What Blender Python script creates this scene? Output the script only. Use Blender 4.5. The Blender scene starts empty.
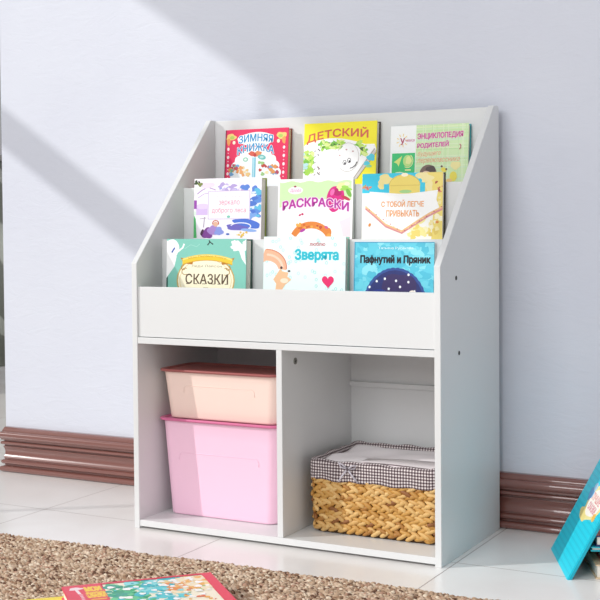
import bpy, bmesh, math, random
from mathutils import Vector, Matrix
from mathutils.geometry import tessellate_polygon
R = math.radians
random.seed(7)
sc = bpy.context.scene
C = sc.collection

# ------------------------------------------------------------------ camera
cam_d = bpy.data.cameras.new('camera'); cam = bpy.data.objects.new('camera', cam_d); C.objects.link(cam)
cr = Vector((0.88063695, 0.47372149, -0.00815575)); cu = Vector((-0.00818639, 0.03242502, 0.99944064)); cf = Vector((-0.47372097, 0.88007759, -0.03243274))
M = Matrix((cr, cu, -cf)).transposed().to_4x4(); M.translation = Vector((1.42347661, -1.98602844, 0.59612995))
cam.matrix_world = M
cam_d.sensor_width = 36; cam_d.lens = 1248.903 / 600 * 36
cam_d.shift_x = 0.01304; cam_d.shift_y = -0.06368
cam_d.clip_start = 0.05
sc.camera = cam

# ------------------------------------------------------------------ light
w = bpy.data.worlds.new('world'); sc.world = w; w.use_nodes = True
bg = w.node_tree.nodes['Background']; bg.inputs[0].default_value = (1.0, 0.982, 0.985, 1); bg.inputs[1].default_value = 0.48
sun_d = bpy.data.lights.new('sun', 'SUN'); sun = bpy.data.objects.new('sun', sun_d); C.objects.link(sun)
sun_d.energy = 1.85; sun_d.angle = R(0.5); sun_d.color = (1.0, 0.99, 0.965)
sdir = Vector((1.0, 0.75, -0.67)).normalized()
sun.rotation_euler = sdir.to_track_quat('-Z', 'Y').to_euler(); sun.location = (-4, -3, 4)
a_d = bpy.data.lights.new('added_front_key', 'AREA'); a = bpy.data.objects.new('added_front_key', a_d); C.objects.link(a)  # unseen key lamp added in front of the shelf; no window stands there
a_d.shape = 'RECTANGLE'; a_d.size = 1.8; a_d.size_y = 1.6; a_d.energy = 49; a_d.color = (0.98, 0.99, 1.0)
a.location = (0.35, -3.0, 1.75); a.rotation_euler = (Vector((0.35, 0.1, 0.45)) - Vector(a.location)).to_track_quat('-Z', 'Y').to_euler()
sc.view_settings.view_transform = 'Standard'; sc.view_settings.look = 'None'
sc.view_settings.exposure = 0.0; sc.view_settings.gamma = 1.0; sc.view_settings.use_curve_mapping = False

# ------------------------------------------------------------------ helpers
def lin(c):
    return c / 12.92 if c <= 0.04045 else ((c + 0.055) / 1.055) ** 2.4
def hexc(h):
    h = h.lstrip('#'); return tuple(lin(int(h[i:i+2], 16) / 255) for i in (0, 2, 4)) + (1,)
_m = {}
def mat(h, rough=0.5, metal=0.0, bump=None, coat=0.0, name=None):
    key = (h, rough, metal, bump, coat)
    if key in _m: return _m[key]
    m = bpy.data.materials.new(name or ('paint_' + h.strip('#'))); m.use_nodes = True
    b = m.node_tree.nodes['Principled BSDF']
    b.inputs['Base Color'].default_value = hexc(h); b.inputs['Roughness'].default_value = rough; b.inputs['Metallic'].default_value = metal
    b.inputs['Coat Weight'].default_value = coat
    if bump:
        n = m.node_tree.nodes; l = m.node_tree.links
        tc = n.new('ShaderNodeTexCoord'); t = n.new('ShaderNodeTexNoise'); t.inputs['Scale'].default_value = bump[0]; t.inputs['Detail'].default_value = 4
        bp = n.new('ShaderNodeBump'); bp.inputs['Strength'].default_value = bump[1]; bp.inputs['Distance'].default_value = 0.002
        l.new(tc.outputs['Object'], t.inputs['Vector']); l.new(t.outputs['Fac'], bp.inputs['Height']); l.new(bp.outputs['Normal'], b.inputs['Normal'])
    _m[key] = m; return m

def box(bm, x0, x1, y0, y1, z0, z1, mi=0, bev=0.0):
    vs = [bm.verts.new(p) for p in ((x0,y0,z0),(x1,y0,z0),(x1,y1,z0),(x0,y1,z0),(x0,y0,z1),(x1,y0,z1),(x1,y1,z1),(x0,y1,z1))]
    fs = [bm.faces.new([vs[i] for i in f]) for f in ((3,2,1,0),(4,5,6,7),(0,1,5,4),(1,2,6,5),(2,3,7,6),(3,0,4,7))]
    for f in fs: f.material_index = mi
    if bev: bmesh.ops.bevel(bm, geom=list({e for f in fs for e in f.edges}), offset=bev, segments=2, affect='EDGES', profile=0.5)
    return vs
def prism(bm, pts, axis, a0, a1, mi=0, bev=0.0):
    """extrude a 2D outline (p,q) along an axis ('x': p=y,q=z ; 'y': p=x,q=z ; 'z': p=x,q=y)"""
    def P(p, q, t): return {'x': (t, p, q), 'y': (p, t, q), 'z': (p, q, t)}[axis]
    A = [bm.verts.new(P(p, q, a0)) for p, q in pts]; B = [bm.verts.new(P(p, q, a1)) for p, q in pts]
    fs = [bm.faces.new(A), bm.faces.new(B[::-1])]
    n = len(pts)
    for i in range(n): fs.append(bm.faces.new((A[i], B[i], B[(i+1) % n], A[(i+1) % n])))
    for f in fs: f.material_index = mi
    if bev: bmesh.ops.bevel(bm, geom=list({e for f in fs for e in f.edges}), offset=bev, segments=2, affect='EDGES', profile=0.5)
    bmesh.ops.recalc_face_normals(bm, faces=[f for f in bm.faces])
def tube(bm, pts, r, n=8, mi=0, flat=1.0):
    pts = [Vector(p) for p in pts]; rings = []
    for i, p in enumerate(pts):
        t = (pts[min(i+1, len(pts)-1)] - pts[max(i-1, 0)]).normalized()
        s = t.cross(Vector((0, 1, 0.01))).normalized(); u = s.cross(t)
        rr = r[i] if isinstance(r, (list, tuple)) else r
        rings.append([bm.verts.new(p + s*rr*math.cos(2*math.pi*k/n) + u*rr*flat*math.sin(2*math.pi*k/n)) for k in range(n)])
    for a_, b_ in zip(rings, rings[1:]):
        for k in range(n):
            f = bm.faces.new((a_[k], a_[(k+1) % n], b_[(k+1) % n], b_[k])); f.material_index = mi; f.smooth = True
    for q in (rings[0][::-1], rings[-1]):
        f = bm.faces.new(q); f.material_index = mi
def obj(name, bm, mats, parent=None, loc=None, rot=None, smooth=False):
    if not isinstance(mats, (list, tuple)): mats = [mats]
    me = bpy.data.meshes.new(name); bm.to_mesh(me); bm.free()
    for m in mats: me.materials.append(m)
    if smooth:
        for p in me.polygons: p.use_smooth = True
    o = bpy.data.objects.new(name, me); C.objects.link(o)
    if parent: o.parent = parent
    if loc: o.location = loc
    if rot: o.rotation_euler = rot
    return o
def tag(o, label=None, cat=None, group=None, kind=None):
    if label: o['label'] = label
    if cat: o['category'] = cat
    if group: o['group'] = group
    if kind: o['kind'] = kind
    return o
def empty(name, label, cat, loc=(0,0,0), rot=(0,0,0), group=None):
    o = bpy.data.objects.new(name, None); C.objects.link(o); o.empty_display_size = 0.05
    o.location = loc; o.rotation_euler = rot
    return tag(o, label, cat, group)
def struct(name, bm, m, parent=None):
    o = obj(name, bm, m, parent)
    if not parent: o['kind'] = 'structure'
    return o
def NB(): return bmesh.new()

# ------------------------------------------------------------------ setting materials
def wall_mat():
    m = bpy.data.materials.new('blue_grey_plaster'); m.use_nodes = True; n = m.node_tree.nodes; l = m.node_tree.links; b = n['Principled BSDF']
    tc = n.new('ShaderNodeTexCoord')
    t = n.new('ShaderNodeTexNoise'); t.inputs['Scale'].default_value = 3.0; t.inputs['Detail'].default_value = 5
    cr_ = n.new('ShaderNodeValToRGB'); cr_.color_ramp.elements[0].position = 0.35; cr_.color_ramp.elements[1].position = 0.65
    cr_.color_ramp.elements[0].color = hexc('#D3D6E1'); cr_.color_ramp.elements[1].color = hexc('#D7DAE4')
    l.new(tc.outputs['Object'], t.inputs['Vector']); l.new(t.outputs['Fac'], cr_.inputs['Fac']); l.new(cr_.outputs['Color'], b.inputs['Base Color'])
    mp = n.new('ShaderNodeMapping'); mp.inputs['Scale'].default_value = (14, 14, 38); mp.inputs['Rotation'].default_value = (0, R(12), 0)
    t2 = n.new('ShaderNodeTexNoise'); t2.inputs['Scale'].default_value = 1.0; t2.inputs['Detail'].default_value = 8; t2.inputs['Roughness'].default_value = 0.6; t2.inputs['Distortion'].default_value = 1.2
    bp = n.new('ShaderNodeBump'); bp.inputs["Strength"].default_value = 0.24; bp.inputs['Distance'].default_value = 0.006
    l.new(tc.outputs['Object'], mp.inputs['Vector']); l.new(mp.outputs['Vector'], t2.inputs['Vector']); l.new(t2.outputs['Fac'], bp.inputs['Height']); l.new(bp.outputs['Normal'], b.inputs['Normal'])
    b.inputs['Roughness'].default_value = 0.75
    return m
def floor_mat():
    m = bpy.data.materials.new('white_marble_tile'); m.use_nodes = True; n = m.node_tree.nodes; l = m.node_tree.links; b = n['Principled BSDF']
    tc = n.new('ShaderNodeTexCoord'); sp = n.new('ShaderNodeSeparateXYZ'); l.new(tc.outputs['Object'], sp.inputs[0])
    def M_(op, a_, b_=None, c_=None):
        q = n.new('ShaderNodeMath'); q.operation = op
        for i, v in enumerate((a_, b_, c_)):
            if v is None: continue
            if isinstance(v, (int, float)): q.inputs[i].default_value = v
            else: l.new(v, q.inputs[i])
        return q.outputs[0]
    def line(s, off, P=0.455, wd=0.0011):
        f = M_('FRACT', M_('DIVIDE', M_('SUBTRACT', s, off - 10*P), P))
        d_ = M_('MULTIPLY', M_('MINIMUM', f, M_('SUBTRACT', 1.0, f)), P)
        return M_('LESS_THAN', d_, wd)
    ln = M_('MAXIMUM', line(sp.outputs['X'], 0.650), line(sp.outputs['Y'], 0.045))
    t = n.new('ShaderNodeTexNoise'); t.inputs['Scale'].default_value = 2.2; t.inputs['Detail'].default_value = 6; t.inputs['Distortion'].default_value = 1.5
    l.new(tc.outputs['Object'], t.inputs['Vector'])
    rp = n.new('ShaderNodeValToRGB'); e = rp.color_ramp.elements
    e[0].position = 0.3; e[0].color = hexc('#EAE5E2'); e[1].position = 0.7; e[1].color = hexc('#F4F3F1')
    l.new(t.outputs['Fac'], rp.inputs['Fac'])
    mx = n.new('ShaderNodeMixRGB'); l.new(ln, mx.inputs['Fac']); l.new(rp.outputs['Color'], mx.inputs['Color1']); mx.inputs['Color2'].default_value = hexc('#A79F9C')
    l.new(mx.outputs['Color'], b.inputs['Base Color'])
    l.new(M_('MULTIPLY_ADD', ln, 0.5, 0.22), b.inputs['Roughness'])
    bp = n.new('ShaderNodeBump'); bp.invert = True; bp.inputs['Strength'].default_value = 0.5; bp.inputs['Distance'].default_value = 0.001
    l.new(ln, bp.inputs['Height']); l.new(bp.outputs['Normal'], b.inputs['Normal'])
    return m
WALL = wall_mat(); FLOOR = floor_mat()
TRIM = mat('#7E4F47', 0.2, 0.0, coat=1.0, name='dark_rose_wood'); WHITE = mat('#DFE0E0', 0.38, bump=(60, 0.05), name='white_laminate')
WHITE_EDGE = mat('#FAF9F7', 0.4)

# ------------------------------------------------------------------ setting
WX, WY = -0.612, 0.330
bm = NB(); box(bm, -3.0, 3.6, -4.4, 3.6, -0.05, 0.0); struct('floor', bm, FLOOR)
bm = NB(); box(bm, WX, 3.4, WY, WY + 0.2, 0.0, 3.0); struct('wall_back', bm, WALL)
bm = NB(); box(bm, -2.9, WX + 0.6, 3.2, 3.35, 0.0, 3.0); struct('wall_far', bm, mat('#E6E6E4', 0.8))
# unseen left wall, made extra tall to block sun; its tall opening lets sun in
LX = -2.6; y0, y1, zt = -3.7, 0.6, 2.775
bm = NB()
box(bm, LX - 0.12, LX, y1, 3.2, 0, 4.6); box(bm, LX - 0.12, LX, -4.4, y0, 0, 4.6); box(bm, LX - 0.12, LX, y0, y1, zt, 4.6)
struct('wall_left', bm, mat('#E9EAEC', 0.8))
fr = NB()
box(fr, LX - 0.09, LX - 0.03, y0, y0 + 0.05, 0.0, zt); box(fr, LX - 0.09, LX - 0.03, y1 - 0.05, y1, 0.0, zt)
box(fr, LX - 0.066, LX - 0.054, -1.76, -1.748, 0.0, zt)  # thin unseen stile, added so the transom bar can end early
win = struct('window_1', fr, mat('#F2F2F2', 0.4))
tb = NB(); box(tb, LX - 0.072, LX - 0.048, -1.748, y1 - 0.05, 2.160, 2.243); obj('transom_bar', tb, mat('#F2F2F2', 0.4), win)  # bar cut short to keep its shadow off the shelf front

# baseboard: moulded profile, returned around the wall's outside corner
def roll(zc, r, oc, k=1.0, n=9):
    return [(oc + k*r*math.sin(math.pi*i/n), zc - r*math.cos(math.pi*i/n)) for i in range(n + 1)]
def cove(za, zb, oa, depth, n=8):
    return [(oa - depth*math.sin(math.pi*i/n), za + (zb-za)*i/n) for i in range(n + 1)]
prof = [(0.0, 0.0), (0.0140, 0.0)] + roll(0.0072, 0.0068, 0.0140) + [(0.0090, 0.0148), (0.0090, 0.0180), (0.0120, 0.0185)] + roll(0.0240, 0.0050, 0.0130, .9) + \
       [(0.0100, 0.0300), (0.0100, 0.0325), (0.0125, 0.0330)] + cove(0.0340, 0.0590, 0.0125, 0.0050) + [(0.0135, 0.0600), (0.0135, 0.0615), (0.0090, 0.0620), (0.0090, 0.0645), (0.0130, 0.0650)] + \
       roll(0.0695, 0.0040, 0.0140) + [(0.0105, 0.0740), (0.0105, 0.0765), (0.0170, 0.0772), (0.0170, 0.0790)] + roll(0.0885, 0.0080, 0.0180, .75, 12) + [(0.0150, 0.0970), (0.0150, 0.0995)] + \
       [(0.0145, 0.1010), (0.0125, 0.1040), (0.0080, 0.1070), (0.0, 0.1075)]
def baseboard():
    bm = NB(); st = []
    for key in range(3):
        ring = []
        for o_, z in prof:
            xx = WX + 0.003 - max(0, o_-.013)*1.2
            if key == 0: p = (3.4, WY - o_, z)
            elif key == 1: p = (xx, WY - o_, z)
            else: p = (xx, WY + 0.2, z)
            ring.append(bm.verts.new(p))
        st.append(ring)
    for a_, b_ in zip(st, st[1:]):
        for i in range(len(prof) - 1): bm.faces.new((a_[i], a_[i+1], b_[i+1], b_[i]))
    bm.faces.new(st[0]); bm.faces.new(st[2][::-1])
    return struct('baseboard_back', bm, TRIM)
baseboard()

# pale patterned curtain in the next room, seen past the wall's corner
def curtain():
    m = bpy.data.materials.new('grey_green_leaf_cloth'); m.use_nodes = True; n = m.node_tree.nodes; l = m.node_tree.links
    tc = n.new('ShaderNodeTexCoord'); v = n.new('ShaderNodeTexWave'); v.inputs['Scale'].default_value = 2.2; v.inputs['Distortion'].default_value = 7; v.wave_type = 'BANDS'; v.bands_direction = 'DIAGONAL'
    rp = n.new('ShaderNodeValToRGB'); e = rp.color_ramp.elements; e[0].position = 0.82; e[0].color = hexc('#9A9D94'); e[1].position = 0.9; e[1].color = hexc('#D5D8D0')
    l.new(tc.outputs['Object'], v.inputs['Vector']); l.new(v.outputs['Fac'], rp.inputs['Fac']); l.new(rp.outputs['Color'], n['Principled BSDF'].inputs['Base Color'])
    n['Principled BSDF'].inputs['Roughness'].default_value = 0.9
    bm = NB(); N = 80; prev = None
    for i in range(N + 1):
        x = -2.05 + 0.85 * i / N; y = 1.6 + 0.03 * math.sin(i * 0.9)
        cur = [bm.verts.new((x, y, 0.06)), bm.verts.new((x, y, 0.83)), bm.verts.new((x, y + 0.006, 0.83)), bm.verts.new((x, y + 0.006, 0.06))]
        if prev:
            for k in range(4): bm.faces.new((prev[k], cur[k], cur[(k+1) % 4], prev[(k+1) % 4])).smooth = k in (0, 2)
        else: bm.faces.new(cur[::-1])
        prev = cur
    bm.faces.new(prev)
    root = empty('fabric_screen', 'grey-green patterned fabric screen past the wall corner at the far left edge', 'screen', (0, 0, 0))
    obj('fabric_panel', bm, m, root)
    f = NB(); tube(f, [(-2.07, 1.6, 0.0), (-2.07, 1.6, 0.88)], 0.012); obj('post', f, mat('#8A8A86', 0.4), root)
    f = NB(); tube(f, [(-1.18, 1.6, 0.0), (-1.18, 1.6, 0.88)], 0.012); obj('post', f, mat('#8A8A86', 0.4), root)
    f = NB(); box(f, -2.08, -1.17, 1.588, 1.612, 0.83, 0.85); obj('top_rail', f, mat('#8A8A86', 0.4), root)
curtain()

# ------------------------------------------------------------------ bookshelf
W, D, H, ZK, YT = 0.64, 0.3053, 0.8118, 0.5176, 0.2778
T = 0.0117; ZS = 0.3614; T2 = 0.0121; ZP = 0.4716; DX = 0.3185
ZB = 0.0046; BT = 0.0167
shelf = empty('childrens_bookshelf', 'white sling-front childrens bookshelf with sloping sides and two open cubbies, against the wall', 'bookshelf')
shelf['label'] = 'white childrens bookshelf with sloping sides, three book tiers and two open cubbies against the wall'
side = [(0, 0), (D, 0), (D, H), (YT, H), (0, ZK)]
for x in (0, W - T):
    bm = NB(); prism(bm, side, 'x', x, x + T, bev=0.0009); sp_ = obj('side_panel', bm, WHITE, shelf)
    if x:
        for (y, z) in ((0.0745, 0.4945), (0.0878, 0.3614)):
            b = NB(); tube(b, [(0, 0, 0), (0, 0, 0.0012)], 0.0038, 14)
            q = obj('screw_hole', b, mat('#2B2A28', 0.6), sp_); q.rotation_euler = (0, R(90), 0); q.location = (W - 0.0004, y, z)
            q['label'] = 'small dark screw hole'
YB = 0.2935
def part(name, *bx, m=WHITE, bev=0.0008):
    b = NB(); box(b, *bx, bev=bev); return obj(name, b, m, shelf)
part('back_panel', T, W - T, YB, YB + 0.006, BT, H - 0.0012)
part('bottom_shelf', T, W - T, 0.0012, YB, ZB, BT)
part('middle_shelf', T, W - T, 0.0010, YB, ZS, ZS + T2)
dv = part('divider', DX, DX + T, 0.0014, YB, BT, ZS)
part('front_panel', T + 0.0003, W - T - 0.0003, 0.0040, 0.0158, ZS + T2 + 0.0012, ZP)
part('back_rail', DX + T, W - T, YB - 0.008, YB, 0.262, 0.272)
Y2, Z2, Y3, Z3 = 0.088, 0.562, 0.168, 0.666
part('tier_board', T, W - T, Y2, Y2 + 0.010, ZS + T2, Z2)
part('tier_board', T, W - T, Y3, Y3 + 0.010, ZS + T2, Z3)
part('tier_floor', T, W - T, Y2 + 0.010, Y3, 0.472, 0.482)
part('tier_floor', T, W - T, Y3 + 0.010, YB, 0.575, 0.585)
cl = NB(); tube(cl, [(0, 0, 0), (0, 0, 0.002)], 0.0062, 18); s_ = obj('cam_lock', cl, mat('#9A9890', 0.35, 0.8), dv); s_.rotation_euler = (0, R(90), 0); s_.location = (DX + T - 0.0006, 0.0533, 0.3365); s_['label'] = 'round metal cam lock'
cl = NB(); box(cl, -0.0035, 0.0035, -0.0008, 0.0008, 0.0019, 0.0023); box(cl, -0.0008, 0.0008, -0.0035, 0.0035, 0.0019, 0.0023); q = obj('cross_slot', cl, mat('#33322F', 0.6), dv); q.rotation_euler = (0, R(90), R(0)); q.location = s_.location
cl = NB(); tube(cl, [(0.471, 0.05, ZS + 0.0005), (0.471, 0.05, ZS - 0.003)], 0.004, 10); obj('screw', cl, mat('#55534F', 0.4, 0.6), shelf)

# ------------------------------------------------------------------ printed covers
_tc = {}
def text_geo(s, shear=0.0):
    """lettering outlines -> sets of (verts, faces); strokes that cross each other go to separate sets"""
    k = (s, shear)
    if k in _tc: return _tc[k]
    cu_ = bpy.data.curves.new('lettering', 'FONT'); cu_.body = s; cu_.shear = shear; cu_.resolution_u = 3; cu_.fill_mode = 'NONE'
    o = bpy.data.objects.new('lettering', cu_); C.objects.link(o)
    dg = bpy.context.evaluated_depsgraph_get(); dg.update(); me = o.evaluated_get(dg).to_mesh()
    co = [(v.co.x, v.co.y) for v in me.vertices]; nxt = {}
    for e_ in me.edges: a_, b_ = e_.vertices; nxt.setdefault(a_, []).append(b_); nxt.setdefault(b_, []).append(a_)
    o.evaluated_get(dg).to_mesh_clear(); bpy.data.objects.remove(o); bpy.data.curves.remove(cu_)
    seen = set(); loops = []
    for v in range(len(co)):
        if v in seen or v not in nxt: continue
        lp = [v]; seen.add(v); c = v
        while True:
            q = [n for n in nxt[c] if n not in seen]
            if not q: break
            c = min(q, key=lambda n: (abs(n - c) != 1, n)); seen.add(c); lp.append(c)
        lp = sorted(lp) if sorted(lp) == list(range(min(lp), max(lp) + 1)) else lp
        if len(lp) > 2: loops.append([co[i] for i in lp])
    area = lambda L: sum(L[i-1][0]*L[i][1] - L[i][0]*L[i-1][1] for i in range(len(L))) / 2
    bb = lambda L: (min(p[0] for p in L), max(p[0] for p in L), min(p[1] for p in L), max(p[1] for p in L))
    A_ = [area(L) for L in loops]; sg = 1 if A_[max(range(len(A_)), key=lambda i: abs(A_[i]))] > 0 else -1
    outs = [i for i in range(len(loops)) if A_[i]*sg > 0]; holes = {i: [] for i in outs}
    for i in range(len(loops)):
        if i in holes: continue
        h = bb(loops[i]); c = [o_ for o_ in outs if bb(loops[o_])[0] <= h[0] + 1e-4 and bb(loops[o_])[1] >= h[1] - 1e-4 and bb(loops[o_])[2] <= h[2] + 1e-4 and bb(loops[o_])[3] >= h[3] - 1e-4]
        if c: holes[min(c, key=lambda q: abs(A_[q]))].append(i)
    sets = []
    for o_ in outs:
        b1 = bb(loops[o_]); polys = [loops[o_]] + [loops[h] for h in holes[o_]]
        tri = tessellate_polygon([[Vector((x, y, 0)) for x, y in P] for P in polys]); flat = [p for P in polys for p in P]
        for st_ in sets:
            if all(b1[1] < q[0] or b1[0] > q[1] or b1[3] < q[2] or b1[2] > q[3] for q in st_[2]): break
        else:
            st_ = ([], [], []); sets.append(st_)
        n0 = len(st_[0]); st_[0].extend(flat); st_[1].extend([tuple(n0 + t_ for t_ in t) for t in tri]); st_[2].append(b1)
    xs = [p[0] for L in loops for p in L]; ys = [p[1] for L in loops for p in L]
    _tc[k] = ([(q[0], q[1]) for q in sets], (min(xs), max(xs), min(ys), max(ys))); return _tc[k]

def clip(poly, w_, h_):
    def cut(P, ins, inter):
        o = []
        for i in range(len(P)):
            a_, b_ = P[i-1], P[i]
            if ins(b_):
                if not ins(a_): o.append(inter(a_, b_))
                o.append(b_)
            elif ins(a_): o.append(inter(a_, b_))
        return o
    def ix(c): return lambda a_, b_: (c, a_[1] + (b_[1]-a_[1]) * (c-a_[0]) / (b_[0]-a_[0]))
    def iy(c): return lambda a_, b_: (a_[0] + (b_[0]-a_[0]) * (c-a_[1]) / (b_[1]-a_[1]), c)
    for ins, it in ((lambda p: p[0] >= 0, ix(0)), (lambda p: p[0] <= w_, ix(w_)), (lambda p: p[1] >= 0, iy(0)), (lambda p: p[1] <= h_, iy(h_))):
        if not poly: return poly
        poly = cut(poly, ins, it)
    return poly

class Art:
    """flat printed picture: shapes given in the cover's own units, origin top left, y down"""
    def __init__(s, wu, hu): s.w, s.h, s.items = wu, hu, []
    def poly(s, c, pts):
        p = clip([tuple(q) for q in pts], s.w, s.h)
        if len(p) > 2: s.items.append((c, [p], [tuple(range(len(p)))]))
    def rect(s, c, x0, y0, x1, y1): s.poly(c, [(x0,y0),(x1,y0),(x1,y1),(x0,y1)])
    def ell(s, c, x, y, rx, ry, n=28, a0=0, rot=0, wob=0.0, seed=0):
        rr = random.Random(seed + int(x*7+y*13)); ph = rr.random()*6
        pts = []
        for i in range(n):
            t = 2*math.pi*i/n; k = 1 + wob*(math.sin(3*t+ph)+0.6*math.sin(5*t+2*ph))
            px, py = rx*k*math.cos(t), ry*k*math.sin(t)
            pts.append((x + px*math.cos(rot)-py*math.sin(rot), y + px*math.sin(rot)+py*math.cos(rot)))
        s.poly(c, pts)
    def scallop(s, c, x, y, rx, ry, k=22, d=0.06, n=132):
        s.poly(c, [(x + rx*(1+d*abs(math.sin(k*math.pi*i/n)))*math.cos(2*math.pi*i/n), y + ry*(1+d*abs(math.sin(k*math.pi*i/n)))*math.sin(2*math.pi*i/n)) for i in range(n)])
    def stroke(s, c, pts, wd):
        L_, R_ = [], []; n = len(pts)
        closed = n > 3 and math.hypot(pts[0][0]-pts[-1][0], pts[0][1]-pts[-1][1]) < 1e-6
        for i, p in enumerate(pts):
            a_ = pts[i-1] if i else (pts[-2] if closed else p); b_ = pts[i+1] if i < n-1 else (pts[1] if closed else p)
            dx, dy = b_[0]-a_[0], b_[1]-a_[1]; l_ = math.hypot(dx, dy) or 1; nx, ny = -dy/l_*wd/2, dx/l_*wd/2
            L_.append((p[0]+nx, p[1]+ny)); R_.append((p[0]-nx, p[1]-ny))
        V, F_ = [], []
        for i in range(n-1):
            q = clip([L_[i], L_[i+1], R_[i+1], R_[i]], s.w, s.h)
            if len(q) > 2: F_.append(tuple(range(len(V), len(V)+len(q)))); V += q
        if F_: s.items.append((c, V, F_, 1))
    def ring(s, c, x, y, rx, ry, wd, a0=0, a1=360, n=28):
        s.stroke(c, [(x+rx*math.cos(R(a0+(a1-a0)*i/n)), y+ry*math.sin(R(a0+(a1-a0)*i/n))) for i in range(n+1)], wd)
    def blobs(s, cols, x0, y0, x1, y1, n, r0, r1, seed=1, asp=1.0):
        rr = random.Random(seed)
        for i in range(n):
            r_ = rr.uniform(r0, r1); s.ell(rr.choice(cols), rr.uniform(x0, x1), rr.uniform(y0, y1), r_*asp, r_, 9, rot=rr.uniform(-1.2, 1.2), wob=.18, seed=i)
    def text(s, c, t, x0, y0, x1, y1, off=0.0, arc=0.0, shear=0.0, slope=0.0, outline=None, oc=None):
        sets, (a_, b_, c_, d_) = text_geo(t, shear)
        def put(col, rad, n):
            for q in range(n):
                ox = rad*math.cos(2*math.pi*q/n) if n > 1 else 0; oy = rad*math.sin(2*math.pi*q/n) if n > 1 else 0
                for vs, fs in sets:
                    P = []
                    for vx, vy in vs:
                        u = (vx-a_)/(b_-a_); v = (vy-c_)/(d_-c_)
                        P.append((x0+(x1-x0)*u + ox, y1-(y1-y0)*v + arc*(2*u-1)**2 + slope*(u-.5) + oy))
                    s.items.append((col, P, fs, 1))
        em = (y1-y0)
        if outline: put(oc or '#FFFFFF', em*(outline + off), 10)
        if off: put(c, em*off, 5)
        else: put(c, 0, 1)
    def build(s, bm, W_, H_, mats, T_, face='front'):
        """T_(x,y,layer) -> 3D"""
        lay = 0; last = None
        for it in s.items:
            c = it[0]
            lay += 1
            last = c
            if c not in mats: mats.append(c)
            mi = mats.index(c)
            if len(it) == 4: P = it[1]; F_ = it[2]
            else: P = it[1][0]; F_ = it[2]
            vs = [bm.verts.new(T_(p[0]/s.w*W_, H_-p[1]/s.h*H_, lay)) for p in P]
            for f in F_:
                try: bm.faces.new([vs[i] for i in f]).material_index = mi
                except ValueError: pass

def book(name, w_, h_, th, cover, spine, art, label, loc, rot, pages='#F4F0E6', back=None, group=None, board=0.0022):
    """upright book: x = width, z = height, front face towards -y; spine on the left"""
    root = empty(name, label, 'book', loc, rot, group)
    mats = [cover]
    bm = NB(); box(bm, 0, w_, 0, board, 0, h_, bev=0.0005)
    if art: art.build(bm, w_, h_, mats, lambda x, z, k: (x, -0.00008 - 0.0000025*k, z))
    obj('front_cover', bm, [mat(c, 0.35) for c in mats], root)
    bm = NB(); box(bm, 0, w_, th - board, th, 0, h_, bev=0.0005); obj('back_cover', bm, mat(back or cover, 0.35), root)
    bm = NB(); box(bm, 0, board, board, th - board, 0, h_); obj('spine', bm, mat(spine, 0.4), root)
    bm = NB(); mi = 0
    n = max(4, int((th - 2*board) / 0.0016)); t0 = board + 0.0001; dt = (th - 2*board - 0.0002) / n
    for i in range(n): box(bm, board + .0001, w_ - 0.002 - (i % 2)*0.0004, t0 + i*dt, t0 + (i+1)*dt, 0.003, h_ - 0.003, mi=i % 2)
    obj('page_block', bm, [mat(pages, 0.8), mat('#DAD6CC', 0.85)], root)
    return root

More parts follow.
